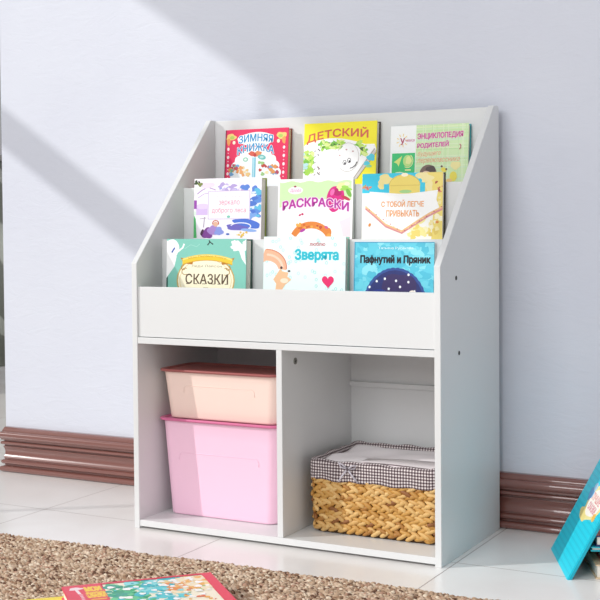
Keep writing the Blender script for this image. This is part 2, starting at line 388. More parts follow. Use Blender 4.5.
def cover_art(k):
    PU = 515 / 1.0
    if k == 'winter':
        A = Art(64, 105); A.rect('#E62E5F', 0, 0, 64, 105); A.rect('#8E1C40', 0, 0, 1.2, 105)
        A.scallop('#F5FBFD', 31.5, 52, 25, 31)
        for y in (21, 30, 39, 48):
            A.ell('#FBE9EE', 3.4, y, 1.2, 1.8); A.ell('#FBE9EE', 60, y, 1.2, 1.8)
            A.ell('#F7B9C8', 3.4, y+4.5, .7, .7); A.ell('#F7B9C8', 60, y+4.5, .7, .7)
        for sx_ in (0, 1):
            f = (lambda v: v) if not sx_ else (lambda v: 63.2 - v)
            A.ell('#F2D27A', f(6), 8, 5, 3.6, wob=.12); A.ell('#B7CF63', f(7), 8.5, 2.4, 2); A.ell('#F0A35A', f(3.5), 13, 1.8, 4, wob=.1); A.ell('#FFF2D8', f(9), 14, 1.5, 2)
        A.ell('#EAF6FA', 31.5, 11, 18.5, 7.5, wob=.03)
        A.text('#2F93C9', 'ЗИМНЯЯ', 14, 5.2, 48.5, 13.4, off=.03, arc=2.2, outline=.05)
        A.text('#2F93C9', 'КНИЖКА', 13, 15.6, 50, 23.6, off=.03, arc=4.2, outline=.04)
        A.rect('#7CC6DE', 28.6, 31, 32, 60); A.rect('#B9E4EE', 29.4, 31, 30.6, 60)
        A.ell('#D9614E', 28, 27, 3.6, 2.6, wob=.1, rot=.4); A.ell('#E38E5C', 34, 27, 3.6, 2.8, wob=.1, rot=-.4); A.ell('#C33D3D', 31, 28.5, 1.6, 2)
        A.ell('#6FC2BE', 38, 31, 4.2, 2.6, rot=.3); A.ell('#BEE3DE', 38, 31, 2, 1.2); A.ell('#93CFB0', 21.5, 33, 2.6, 2.4); A.ell('#EFF8F8', 21.5, 33, 1.4, 1.2)
        for x in (10, 50):
            A.blobs(['#D8604A', '#E59B55', '#7DB58A', '#B84860', '#6FA9D6'], x-4, 39, x+4, 49, 16, 1, 2.4, seed=int(x))
        A.blobs(['#EBC889', '#F0DDB0', '#E8A56A', '#AFD8DA'], 17, 38, 26, 52, 10, 1.2, 2.6, seed=4)
        A.blobs(['#C4453B', '#F0C88A', '#9DCB84', '#F3E6B5'], 35, 36, 44, 52, 9, 1, 2.2, seed=6)
    elif k == 'kids':
        A = Art(73, 107); A.rect('#FAEE2E', 0, 0, 73, 107)
        A.poly('#FFFFFF', [(0, 24)] + [(x, 24 - 7.5*math.sin(math.pi*min(1, (x+4)/66))) for x in range(2, 74, 3)] + [(73, 30), (60, 62), (60, 107), (0, 107)])
        A.poly('#FAEE2E', [(73, 30), (73, 60), (56, 107), (52, 60)])
        A.text('#D9664F', 'ДЕТСКИЙ', 3, 4.6, 64.5, 16.6, off=.03, arc=4.2, slope=-3.4)
        G = ['#A8DB55', '#C5E86C', '#7CC34A', '#E2F29A']
        A.blobs(G, 1, 30, 10, 55, 34, 1, 2.6, seed=2, asp=1.8); A.blobs(G, 16, 20, 40, 27, 40, .9, 2.2, seed=3, asp=1.9); A.blobs(G, 54, 22, 63, 36, 26, 1, 2.4, seed=4, asp=1.7)
        A.blobs(['#BDE7EA'], 0, 28, 4, 48, 6, 1, 2, seed=5)
        A.blobs(['#4C7A34', '#5E8B3C'], 18, 21, 38, 27, 6, .4, .9, seed=8, asp=2); A.blobs(['#3D5F35'], 56, 27, 60, 35, 6, .5, .9, seed=9, asp=2)
        A.rect('#FBFBF8', 11, 24, 17, 62)
        for y in (27, 33, 39, 46, 52): A.stroke('#3B3440', [(14.5, y), (17, y+2.5)], .9); A.stroke('#6D6070', [(11, y+3), (12.6, y+2)], .7)
        A.blobs(['#B98A8A'], 14, 45, 17, 55, 4, .4, .8, seed=10)
        A.ell('#FFFFFF', 45, 37, 11, 15, rot=.5, wob=.05); A.ring('#C9C2BE', 45, 37, 11, 15, .5)
        A.ell('#FFFFFF', 28, 40, 14, 12)
        for (x, y) in ((42, 42.5), (46.5, 40.5)): A.ring('#47404A', x, y, 1.6, 2.4, .6); A.ell('#221E28', x+.3, y+.8, .8, 1.2)
        A.stroke('#221E28', [(47.5, 48.5), (50, 48), (52.5, 46), (54.5, 42)], .9)
        A.ell('#C79A9A', 43.5, 29, .9, .8); A.ell('#C79A9A', 50, 31, .9, .8); A.ell('#D0A0A0', 37, 35, .8, .8)
        A.poly('#D6CFCB', [(50, 60), (54, 60), (73, 32), (71, 28)]); A.stroke('#8C8580', [(51, 60), (71.5, 29)], .5); A.stroke('#8C8580', [(54.5, 60), (73, 33)], .5)
        A.ell('#58CFE3', 68, 38, 4, 3.6, wob=.12); A.ell('#58CFE3', 64, 44, 3, 2.2, wob=.1); A.ell('#8ED7A0', 66, 47, 3, 1.4)
    elif k == 'encyclopedia':
        A = Art(78, 100); A.rect('#FAFCFB', 0, 0, 78, 100); A.rect('#D3EDB6', 26, 0, 78, 100)
        rr = random.Random(3)
        for i in range(22):
            y = rr.uniform(0, 60); A.rect(rr.choice(['#DFF2C8', '#C5E6A8', '#E6F3C6', '#CFEBCB']), 26, y, 78, y + rr.uniform(.5, 1.3))
        for i in range(14):
            x = rr.uniform(27, 78); A.rect(rr.choice(['#E2F3CD', '#C9E8AF']), x, 0, x + .7, 60)
        A.text('#CE3D92', 'ЭНЦИКЛОПЕДИЯ', 27.5, 8.2, 72.5, 14.8, off=.03, outline=.03, oc='#EFC7DE', slope=-1)
        A.text('#CE3D92', 'РОДИТЕЛЕЙ', 27.5, 17.2, 58.5, 23.6, off=.03, outline=.03, oc='#EFC7DE', slope=-1)
        A.text('#D9A26B', 'будущего', 28, 26.6, 51, 32.4, shear=.3, outline=.05, oc='#F3E9C6', slope=-.8)
        A.text('#D9A26B', 'первоклассника', 28, 34, 70, 39.4, shear=.3, outline=.05, oc='#F3E9C6', slope=-.8)
        for i in range(9):
            t = R(40*i); A.stroke('#F7D98A', [(12+3.6*math.cos(t), 15+4.2*math.sin(t)), (12+6*math.cos(t), 15+7*math.sin(t))], .9)
        A.text('#B22357', 'У', 10, 12.6, 14.6, 19.2, off=.03); A.text('#D25C97', 'чимся', 15.2, 13.9, 24.6, 16.6)
        A.rect('#36C777', 2, 28, 25.4, 60)
        A.poly('#DDEB83', [(4, 37), (12.5, 30.5), (9, 41.5), (7.4, 38.6)]); A.ell('#BFE68A', 18, 36, 4.6, 6); A.ell('#EAF0A0', 19, 35.5, 2.8, 4, wob=.1); A.ring('#F0EFA8', 18, 36, 5.4, 6.8, .7, -60, 120); A.rect('#F0EFA8', 15.5, 44.6, 21.5, 46)
        A.ell('#D6EFCB', 10, 50, 6, 3)
        A.ell('#7A6258', 39, 49, 8.4, 8.5); A.ell('#4B3B37', 41.5, 46.5, 5, 5, wob=.08); A.ell('#EBC9AE', 37, 52, 5.4, 5.2)
        A.ell('#F4E04C', 54.5, 46, 3, 2.2, rot=.6); A.ell('#5A2E28', 52.4, 42.6, 1.1, 1); A.ell('#5A2E28', 57, 45.6, 1, 1); A.ell('#F6EBA2', 66, 42, 5, 4, wob=.1); A.ell('#F0E04E', 64, 53, 3.6, 5); A.ell('#F1C77C', 60, 57, 3, 2)
        A.stroke('#B34A66', [(69.4, 20.5), (70.7, 22.3), (70.5, 24.5), (69.2, 26)], 1)
    elif k == 'princess':
        A = Art(68, 105); A.rect('#F7F3FA', 0, 0, 68, 105)
        A.stroke('#B69AC9', [(3, 16), (8, 12), (14, 9), (22, 12)], 1.1); A.stroke('#C3ADD6', [(4, 20), (10, 16), (15, 15)], .8)
        A.ell('#E9DDF2', 13, 7, 8, 3, wob=.1); A.blobs(['#C9BCE6', '#8FA2E0', '#B5A3D8', '#F0E6F6'], 26, 6, 50, 13, 26, .8, 2.2, seed=3, asp=1.8)
        A.ell('#5C86D6', 52, 10, 4.6, 3, wob=.15); A.ell('#5C86D6', 62, 13, 4, 4.4, wob=.15); A.blobs(['#5D8ED9', '#7BA5E2', '#4F77CC', '#DCE6F7', '#62BBDD'], 57, 14, 66, 40, 30, 1.2, 3.2, seed=5, asp=1.6)
        A.rect('#D7BDEB', 2.4, 28, 14, 38); A.ell('#E3D0F0', 9, 29, 7, 3)
        A.rect('#9A45AE', 0, 22.5, 2.8, 31.5); A.poly('#4FB96A', [(0, 38), (2, 42), (3.2, 62), (0, 62)]); A.rect('#DDF0E0', 0, 34, 2.2, 38)
        A.ell('#3C4F30', 2, 4, 1.8, 2.4, wob=.2); A.ell('#7E8B4A', 6, 6, 2.6, 2, wob=.2); A.ell('#2D2D2A', 5, 3.4, 1.4, .8, rot=.8)
        A.rect('#CDBEDD', 14.4, 13, 57, 42.6); A.rect('#FDF8FA', 15.2, 13.8, 56.2, 41.8)
        A.text('#D9C6D0', 'Елена Суворова', 24, 18.2, 49, 20.4)
        A.text('#E889A8', 'зеркало', 25.5, 23.2, 46.5, 29, outline=.012, oc='#F6CFDC')
        A.text('#E889A8', 'доброго леса', 18.5, 30.6, 53, 37, outline=.012, oc='#F6CFDC')
        A.ell('#7CC7B4', 35.6, 40, 1.8, 1.4)
        A.ell('#7B3F8F', 14, 57, 6.5, 5.4, rot=-.5, wob=.12); A.ell('#A987CB', 20, 54, 5.6, 5, wob=.1); A.ell('#8B9BE0', 26, 55, 4.4, 4.4, wob=.15); A.ell('#4A2A48', 8.8, 56, 1.4, 3.4, rot=.3)
        A.ell('#E6B79A', 22.6, 47.6, 2.4, 2.6); A.ring('#C4603F', 22.6, 46.6, 3, 2.8, 1, 150, 390)
        A.stroke('#9C8EA6', [(11, 40), (10.2, 51)], .7); A.stroke('#B49CB8', [(6, 42), (13, 41)], .6)
        A.ell('#4E74D2', 54, 47, 14, 4.4, rot=.2, wob=.06); A.ell('#6D66BE', 44, 51, 11, 3.2, rot=.1, wob=.1); A.ring('#F2F5FC', 48, 50, 10, 3.6, .9, 190, 400); A.ell('#8FB1EA', 56, 54, 8, 1.6, rot=.1)
        A.blobs(['#E8C35A', '#D7B14C', '#F3E3AE'], 44, 56, 54, 61, 10, .8, 1.6, seed=7); A.ell('#3566B8', 35, 58, 1.8, 1)
    elif k == 'coloring':
        A = Art(74, 100); A.rect('#FDFAFB', 0, 0, 74, 100)
        A.poly('#CDE9B4', [(1.5, 3)] + [(x, 2.8 + .9*math.sin(x*.35)) for x in range(4, 73, 3)] + [(72.5, 3), (72.5, 22), (40, 20.5), (20, 23), (1.5, 29)])
        A.poly('#FBE5EC', [(60, 44), (72.5, 38), (72.5, 100), (62, 100)]); A.ell('#FFFFFF', 34, 60, 31, 34)
        A.ell('#FDEFF5', 17.5, 11.5, 7.4, 3.8); A.text('#D574A9', 'Дрофа', 12, 9.8, 23, 13.6, shear=.2); A.ell('#9E2A52', 17, 7.6, 1.3, .9)
        A.ell('#D81D84', 57, 20.5, 8.6, 13, rot=.15, wob=.03); A.ell('#B8146B', 59, 14, 4, 4, wob=.1); A.ell('#EE6BB0', 54, 14, 2, 3.4, rot=.3)
        A.ell('#E6F4A4', 63, 8, 5.5, 3.4, rot=-.6, wob=.15); A.ell('#9ED65A', 67, 10.5, 5.2, 2.6, rot=.2, wob=.2); A.ell('#74B548', 70, 15, 2, 4.6, rot=-.5); A.ell('#F3F9CC', 68, 6, 2.6, 1.8); A.ell('#C3304E', 67, 20, 5, 1.6, rot=.5)
        A.text('#B62A9E', 'РАСКРАСКИ', 5, 19.2, 70, 27.8, off=.05, arc=4.6, slope=1.6, outline=.075, oc='#F4DDF0')
        A.ell('#C93469', 22.5, 36.5, 1.4, 1, rot=-.5); A.ell('#C93469', 25, 35.6, 1.2, 1.2, rot=.4)
        pts = []
        for i in range(19): t = R(200 + 140*i/18); pts.append((34 + 21*math.cos(t), 62 + 19*math.sin(t)))
        for i in range(18, -1, -1): t = R(200 + 140*i/18); pts.append((34 + 16*math.cos(t), 64 + 14*math.sin(t)))
        A.poly('#E8893B', pts); A.blobs(['#C7503A', '#D6682E', '#F2B04E', '#B13E8C'], 20, 45, 48, 50, 16, .8, 1.8, seed=4)
        A.ell('#B83EA8', 25.5, 52, 3, 1.4, rot=-.5); A.ell('#E8893B', 51, 54, 3, 4.6); A.ell('#D45C8E', 49, 49, 2, 1.3, rot=.6); A.ell('#F3A64C', 51.5, 58, 2.4, 3)
    elif k == 'map':
        A = Art(79, 105); A.rect('#FBFBF5', 0, 0, 79, 105); A.rect('#35CBE8', 0, 0, 66, 19); A.poly('#F1DC77', [(62, 0), (79, 0), (79, 105), (66, 105), (70, 40), (62, 18)])
        A.ell('#F4E49A', 23, 6, 7, 5, wob=.15); A.ell('#F4E49A', 19, 12, 3, 3.6, wob=.1); A.ell('#F6E8A8', 60, 5, 9, 5, wob=.15); A.ell('#F6E8A8', 66, 13, 3.4, 6, wob=.15); A.ell('#35CBE8', 52, 5.6, 4, 1.6, rot=.3); A.ell('#35CBE8', 57, 8, 2, 2.4)
        A.poly('#F2DB70', [(27, 20)] + [(42 - 15*math.cos(R(i*9)), 12 - 10.5*math.sin(R(i*9))) for i in range(21)] + [(57, 20)]); A.ring('#D9BF57', 42, 12, 15, 10.5, .6, 180, 360)
        A.rect('#E2C85E', 28, 11.6, 56.6, 12.4); A.ell('#A8D98E', 43, 18, 6, 1.6); A.ell('#FFF6D8', 42, 1.8, 3.4, 1.8)
        A.blobs(['#E08A6A', '#D96A55', '#B5C46A'], 1, 11.5, 8, 15.5, 8, .6, 1.3, seed=2, asp=1.6); A.blobs(['#E08A6A', '#B35040'], 72, 8, 79, 20, 8, .5, 1.1, seed=3, asp=1.6)
        A.blobs(['#F6EC9C', '#F1DC77', '#FAF3C4'], 46, 40, 66, 62, 20, 1.6, 4.4, seed=6); A.blobs(['#FBF4D2', '#E6CB63', '#F7E9A4'], 66, 20, 78, 62, 26, 1.2, 3, seed=8)
        A.poly('#FDFDFC', [(7.5, 17.5), (42, 20.5), (74.5, 17), (73, 26), (76, 34), (41, 57), (25, 50), (5, 34), (8, 25)])
        for off_, c in ((0, '#E9A78C'), (1.2, '#D98B93'), (-1.1, '#F0C48A')):
            A.stroke(c, [(3.5, 33+off_), (12, 40+off_), (24, 50.6+off_), (40, 57+off_), (54, 48+off_), (66, 40.5+off_), (79, 34+off_)], 1.3)
        for i in range(22):
            t = i/21; x = 4 + 74*t; y = 33 + (24*(t/.49) if t < .49 else 24*(1-(t-.49)/.51)); A.ell('#B5555C' if i % 2 else '#F4D9A4', x, y, .7, .5)
        A.text('#EDA05E', 'С ТОБОЙ ЛЕГЧЕ', 19.5, 26, 61, 32.6, off=.03); A.text('#EDA05E', 'ПРИВЫКАТЬ', 24.5, 36, 56.5, 42, off=.03)
        A.ell('#E28E3E', 8, 50, 1.2, 1.8, rot=.4); A.ell('#E28E3E', 74, 47.6, 1.6, 1.2)
    elif k == 'tales':
        A = Art(78, 96); A.rect('#84CBBB', 0, 0, 78, 96); A.rect('#2E5E56', 0, 36, 1.6, 96)
        A.ell('#FBFCFC', 4, 10, 8.6, 9.5, wob=.05); A.poly('#FBFCFC', [(0, 10), (10, 18), (8, 28), (0, 40)]); A.stroke('#FBFCFC', [(10, 14), (16, 9), (17.5, 5)], 1.6)
        A.stroke('#3B5FB0', [(5, 14), (8, 9)], 1.5)
        A.blobs(['#FBFCFC', '#EFF6F8'], 66, 2, 79, 10, 22, 1.6, 3.2, seed=5); A.poly('#FBFCFC', [(70, 8), (76, 8), (78, 26), (74, 20)])
        A.stroke('#9FD8CC', [(18, 10), (24, 6), (30, 8), (33, 5)], .7)
        A.stroke('#1C2226', [(40.5, 6.4), (43, 3.2), (46, 5.6)], 1.2); A.stroke('#1C2226', [(43, 3.2), (42, 1.6)], 1.1)
        A.ell('#C9A55A', 39, 42, 28.6, 25); A.ell('#FBF3D6', 39, 42, 27.4, 23.8); A.ring('#DFC58A', 39, 42, 25.4, 21.8, .5)
        top = [(16 + 49*i/14, 15.5 + 4.6*((2*i/14-1)**2)) for i in range(15)]
        A.poly('#B87A1F', [(14, 19), (27, 22), (26, 26), (17, 25)]); A.poly('#B87A1F', [(67, 19), (54, 22), (55, 26), (64, 25)])
        A.poly('#F0CB3C', top + [(x, y + 6.4) for x, y in reversed(top)]); A.stroke('#F9E88F', [(x, y+1.2) for x, y in top], 1); A.stroke('#D39B22', [(x, y+6) for x, y in top], .7)
        A.text('#C69528', 'Мои Первые Книги', 22, 16.2, 59, 18.8, arc=2.6)
        A.text('#8D8A77', 'Леди Лайсон', 25, 26, 55, 29, arc=.3)
        A.ring('#A9803A', 19, 33, 3.4, 3.4, .7, 60, 300); A.ring('#A9803A', 59, 33, 3.4, 3.4, .7, -120, 120); A.ring('#A9803A', 17, 29, 2, 2.4, .7, 0, 250); A.ring('#A9803A', 61, 29, 2, 2.4, .7, -70, 180)
        A.text('#5B4634', 'СКАЗКИ', 19.5, 35.4, 61, 45.4, off=.02)
        for x in (21, 29, 37, 46, 52, 59): A.rect('#5B4634', x-1, 45, x+2.2, 45.7)
        A.rect('#5B4634', 37, 49, 42, 50)
    elif k == 'animals':
        A = Art(80, 100); A.rect('#EAFAF8', 0, 0, 80, 100)
        rr = random.Random(4)
        for i in range(70): A.ring(rr.choice(['#A9E3DC', '#BFEBE6', '#98DDD8']), rr.uniform(0, 80), rr.uniform(1, 60), 1.1, 1.4, .5, n=8)
        pts = [(0, 17)] + [(3 + 20*math.cos(R(t)), 30 - 17.5*math.sin(R(t))) for t in range(95, -12, -8)] + [(3 + 12*math.cos(R(t)), 33 - 9.5*math.sin(R(t))) for t in range(10, 100, 9)] + [(0, 25)]
        A.poly('#F3B795', pts); A.ring('#D98468', 3, 30, 20, 17.5, 1, -92, 6)
        for i in range(12): A.ell('#F9D3BC', 3 + 16*math.cos(R(8+7*i)), 31 - 13.4*math.sin(R(8+7*i)), 1.3, 1.2)
        A.poly('#F2C196', [(14, 36), (17, 31), (19, 34), (25, 35), (24, 39), (28, 42), (22, 47), (17, 55), (12, 56), (13, 46), (10, 42)]); A.ell('#FBE5CC', 21, 43, 4, 2.4); A.ell('#4A3436', 18, 30.4, 1.2, 1.4); A.ell('#4A3436', 25.6, 33.6, 1.4, 1)
        A.text('#C2384F', 'люблю', 45.5, 5.4, 60.5, 9, off=.02)
        A.text('#23BFD2', 'Зверята', 31.5, 12.5, 73, 24.8, off=.05)
        A.poly('#EA2A6C', [(63.6 + 1.0*(16*math.sin(t)**3)*.36 - .18*(13*math.cos(t)-5*math.cos(2*t)-2*math.cos(3*t)-math.cos(4*t))*.1, 43 - .42*(13*math.cos(t)-5*math.cos(2*t)-2*math.cos(3*t)-math.cos(4*t))) for t in [2*math.pi*i/32 for i in range(32)]])
    elif k == 'night':
        A = Art(78, 94); A.rect('#5FCBE0', 0, 0, 78, 94)
        A.blobs(['#7AD8E8', '#4DBDD6', '#8DE0EC', '#54C4DB', '#6AD2E4'], 0, 0, 78, 60, 160, 1.2, 4, seed=12, asp=1.7)
        A.rect('#3A9CC4', 0, 0, 78, .8); A.rect('#3A9CC4', 0, 0, .8, 94)
        A.text('#E8FAFC', 'Татьяна Русакова', 24, 4.6, 58, 7.4)
        A.text('#10141E', 'Пафнутий и Пряник', 6.4, 12.6, 74.5, 21.6, off=.05)
        A.scallop('#2A4C94', 41, 62, 31.4, 37.4, k=40, d=.02); A.ell('#1F2A6E', 41, 62, 29.4, 35.6); A.ell('#33255E', 45, 44, 17, 15, wob=.08); A.ell('#1C2F86', 26, 55, 12, 10, wob=.1)
        for x, y in ((23, 37), (31, 34.6), (42, 36.4), (46, 42), (54, 37.4), (54, 30.6), (16, 42.6), (35, 44), (60, 46)): A.ell('#F4F7FB', x, y, 1.05, 1.2)
        A.ell('#F0E2D2', 45, 50, 3.6, 3.4); A.ell('#F3E7DA', 58, 49.6, 4.2, 4.6); A.ell('#7C5232', 58, 50, 2.6, 3); A.rect('#EFE6DC', 46, 49, 58, 56)
    return A

# x0, x1: left/right at the front cover's top ; yt: front face y at top ; lean (deg)
rows = {1: dict(z=ZS + T2 + 0.0004, back=Y2), 2: dict(z=0.4824, back=Y3), 3: dict(z=0.5854, back=YB)}
def place(row, kind, x0, x1, ztop, th, lean, cover, spine, label, name='picture_book', pages='#F4F0E6', back=None):
    r_ = rows[row]; a_ = R(lean); w_ = x1 - x0
    h_ = (ztop - r_['z']) / math.cos(a_)
    # back face top touches the board behind:  y_front_bottom + h*sin + th*cos = back
    yb = r_['back'] - 0.0006 - h_*math.sin(a_) - th*math.cos(a_)
    A = cover_art(kind); A.h = h_ * 520 if False else A.h
    A.h = h_ * 520.0
    return book(name, w_, h_, th, cover, spine, A, label, (x0, yb, r_['z'] ), (-a_, 0, 0), pages, back, 'picture books on the tiers of the bookshelf')
place(3, 'winter', 0.049, 0.200, 0.789, 0.016, 5, '#E62E5F', '#8E1C40', 'pink-red book with a white scalloped arch and blue title, left end of the top tier', name='winter_picture_book', pages='#F0D9B8', back='#7D2A20')
place(3, 'kids', 0.238, 0.400, 0.794, 0.018, 5, '#FAEE2E', '#E4D830', 'bright yellow book with a smiling white face and green leaves, middle of the top tier', back='#4B4038')
place(3, 'encyclopedia', 0.428, 0.590, 0.781, 0.014, 5, '#EAF3E6', '#DCEBE4', 'white and pale green encyclopedia with magenta title, right end of the top tier', back='#3FA9B4', name='encyclopedia')
place(2, 'princess', 0.054, 0.210, 0.683, 0.022, 3, '#F7F3FA', '#CDE6D0', 'white and lilac storybook with blue waves and framed pink title, middle tier', back='#7C8A34', name='storybook')
place(2, 'coloring', 0.240, 0.402, 0.678, 0.008, 4, '#FDFAFB', '#F2EEF0', 'white colouring book with a strawberry and purple title under a green band', name='coloring_book', back='#D9E3DD')
place(2, 'map', 0.424, 0.586, 0.684, 0.014, 3, '#FBFBF5', '#E8EFEA', 'cyan and yellow map book with orange title on white banner, right of the middle tier', back='#3A3324', name='atlas_book')
place(1, 'tales', 0.041, 0.222, 0.5635, 0.024, 3, '#84CBBB', '#2E5E56', 'teal fairy tale book with cream oval and gold ribbon, lowest tier', back='#20473F', name='storybook')
place(1, 'animals', 0.256, 0.428, 0.5675, 0.016, 3, '#EAFAF8', '#CFE9E4', 'pale mint book with an orange fox and a pink heart, centre of the lowest tier', back='#8FC6B2')
place(1, 'night', 0.442, 0.598, 0.5575, 0.008, 4, '#5FCBE0', '#3A9CC4', 'aqua book with a starry navy dome and black title, right of the lowest tier', back='#F0F0F0')

# ------------------------------------------------------------------ plastic storage bins
def rring(cx_, cy_, hw, hd, r_, n=8):
    P = []
    for (sx, sy, a0) in ((1, -1, -90), (1, 1, 0), (-1, 1, 90), (-1, -1, 180)):
        for i in range(n + 1):
            t = R(a0 + 90*i/n); P.append((cx_ + sx*(hw-r_) + r_*math.cos(t), cy_ + sy*(hd-r_) + r_*math.sin(t)))
    return P
def loft(bm, rings, mi=0, capb=True, capt=False):
    V = [[bm.verts.new(p) for p in rg] for rg in rings]
    for a_, b_ in zip(V, V[1:]):
        n = len(a_)
        for i in range(n):
            f = bm.faces.new((a_[i], a_[(i+1) % n], b_[(i+1) % n], b_[i])); f.material_index = mi; f.smooth = True
    if capb: bm.faces.new(V[0][::-1]).material_index = mi
    if capt: bm.faces.new(V[-1]).material_index = mi
def bin_(x0, x1, yf, yb, h_, z, taper, col, rimc, lidc, label, emb):
    cx_, cy_ = (x0+x1)/2, (yf+yb)/2; hw, hd = (x1-x0)/2, (yb-yf)/2      # rim outer size
    root = empty('storage_bin', label, 'storage bin', (cx_, cy_, z), group='plastic storage bins in the left cubby')
    bm = NB(); rg = []
    bw, bd = hw - 0.006 - taper, hd - 0.006 - taper
    for q, zz in ((-.003, 0), (-.0008, .001), (0, .004)): rg.append([(x, y, zz) for x, y in rring(0, 0, bw+q, bd+q, .02)])
    for i in range(1, 7):
        t = i/6; rg.append([(x, y, .004 + (h_-.012)*t) for x, y in rring(0, 0, bw + taper*t, bd + taper*t, .02)])
    rg.append([(x, y, h_-.003) for x, y in rring(0, 0, hw-.003, hd-.003, .022)])
    loft(bm, rg)
    # moulded label frame on the front
    def S(x, zz):
        t = (zz-.008)/(h_-.016); return (x, -(bd + taper*t) - 0.0002, zz)
    ex, ez0, ez1 = emb
    pts = [S(-ex, ez1-.014)] + [S(-ex, ez1-.008)] + [S(-ex+.008*(1-math.cos(R(a_))), ez1-.008+.008*math.sin(R(a_))) for a_ in (30, 60, 90)] + [S(ex-.008*(1-math.cos(R(a_))), ez1-.008+.008*math.sin(R(a_))) for a_ in (90, 60, 30)] + [S(ex, ez1-.008), S(ex, ez1-.014)]
    tube(bm, pts, 0.0009, 6, flat=.8)
    obj('body', bm, mat(col, 0.42, name='soft_plastic'), root)
    bm = NB(); P = []
    for q, zz in ((-.004, h_-.006), (0.001, h_-.005), (.002, h_-.0025), (.001, h_-.0005), (-.003, h_), (-.008, h_-.001), (-.010, h_-.006)):
        P.append([(x, y, zz) for x, y in rring(0, 0, hw+q, hd+q, .024)])
    loft(bm, P, capb=False); obj('rim', bm, mat(rimc, 0.4), root)
    bm = NB(); loft(bm, [[(x, y, h_-.0065) for x, y in rring(0, 0, hw-.0095, hd-.0095, .015)], [(x, y, h_-.003) for x, y in rring(0, 0, hw-.0095, hd-.0095, .015)]], capt=True); obj('lid', bm, mat(lidc, 0.45), root)
    return root
bin_(0.0150, 0.289, 0.058, 0.225, 0.193, BT + 0.0004, 0.010, '#FDD0E6', '#D7709B', '#EE9BC0', 'tall pink plastic storage bin standing in the left cubby', (0.090, 0.03, 0.125))
bin_(0.0185, 0.292, 0.056, 0.185, 0.098, BT + 0.0004 + 0.193 - 0.0006, 0.008, '#FBE0D4', '#A35B58', '#B56E69', 'shallow peach plastic storage bin stacked on top of the pink bin', (0.080, 0.022, 0.066))

# ------------------------------------------------------------------ woven basket
def gingham():
    m = bpy.data.materials.new('brown_gingham'); m.use_nodes = True; n = m.node_tree.nodes; l = m.node_tree.links; b = n['Principled BSDF']
    uv = n.new('ShaderNodeUVMap'); sp = n.new('ShaderNodeSeparateXYZ'); l.new(uv.outputs[0], sp.inputs[0])
    def st(s):
        a_ = n.new('ShaderNodeMath'); a_.operation = 'DIVIDE'; l.new(s, a_.inputs[0]); a_.inputs[1].default_value = 0.0056
        f = n.new('ShaderNodeMath'); f.operation = 'FRACT'; l.new(a_.outputs[0], f.inputs[0])
        g = n.new('ShaderNodeMath'); g.operation = 'LESS_THAN'; l.new(f.outputs[0], g.inputs[0]); g.inputs[1].default_value = 0.5; return g.outputs[0]
    ad = n.new('ShaderNodeMath'); ad.operation = 'ADD'; l.new(st(sp.outputs['X']), ad.inputs[0]); l.new(st(sp.outputs['Y']), ad.inputs[1])
    dv_ = n.new('ShaderNodeMath'); dv_.operation = 'DIVIDE'; l.new(ad.outputs[0], dv_.inputs[0]); dv_.inputs[1].default_value = 2.0
    rp = n.new('ShaderNodeValToRGB'); rp.color_ramp.interpolation = 'CONSTANT'; e = rp.color_ramp.elements
    e[0].position = 0; e[0].color = hexc('#E6DEDC'); e[1].position = 0.3; e[1].color = hexc('#85767A'); e2 = e.new(0.8); e2.color = hexc('#3E3032')
    l.new(dv_.outputs[0], rp.inputs['Fac']); l.new(rp.outputs['Color'], b.inputs['Base Color']); b.inputs['Roughness'].default_value = 0.9
    return m
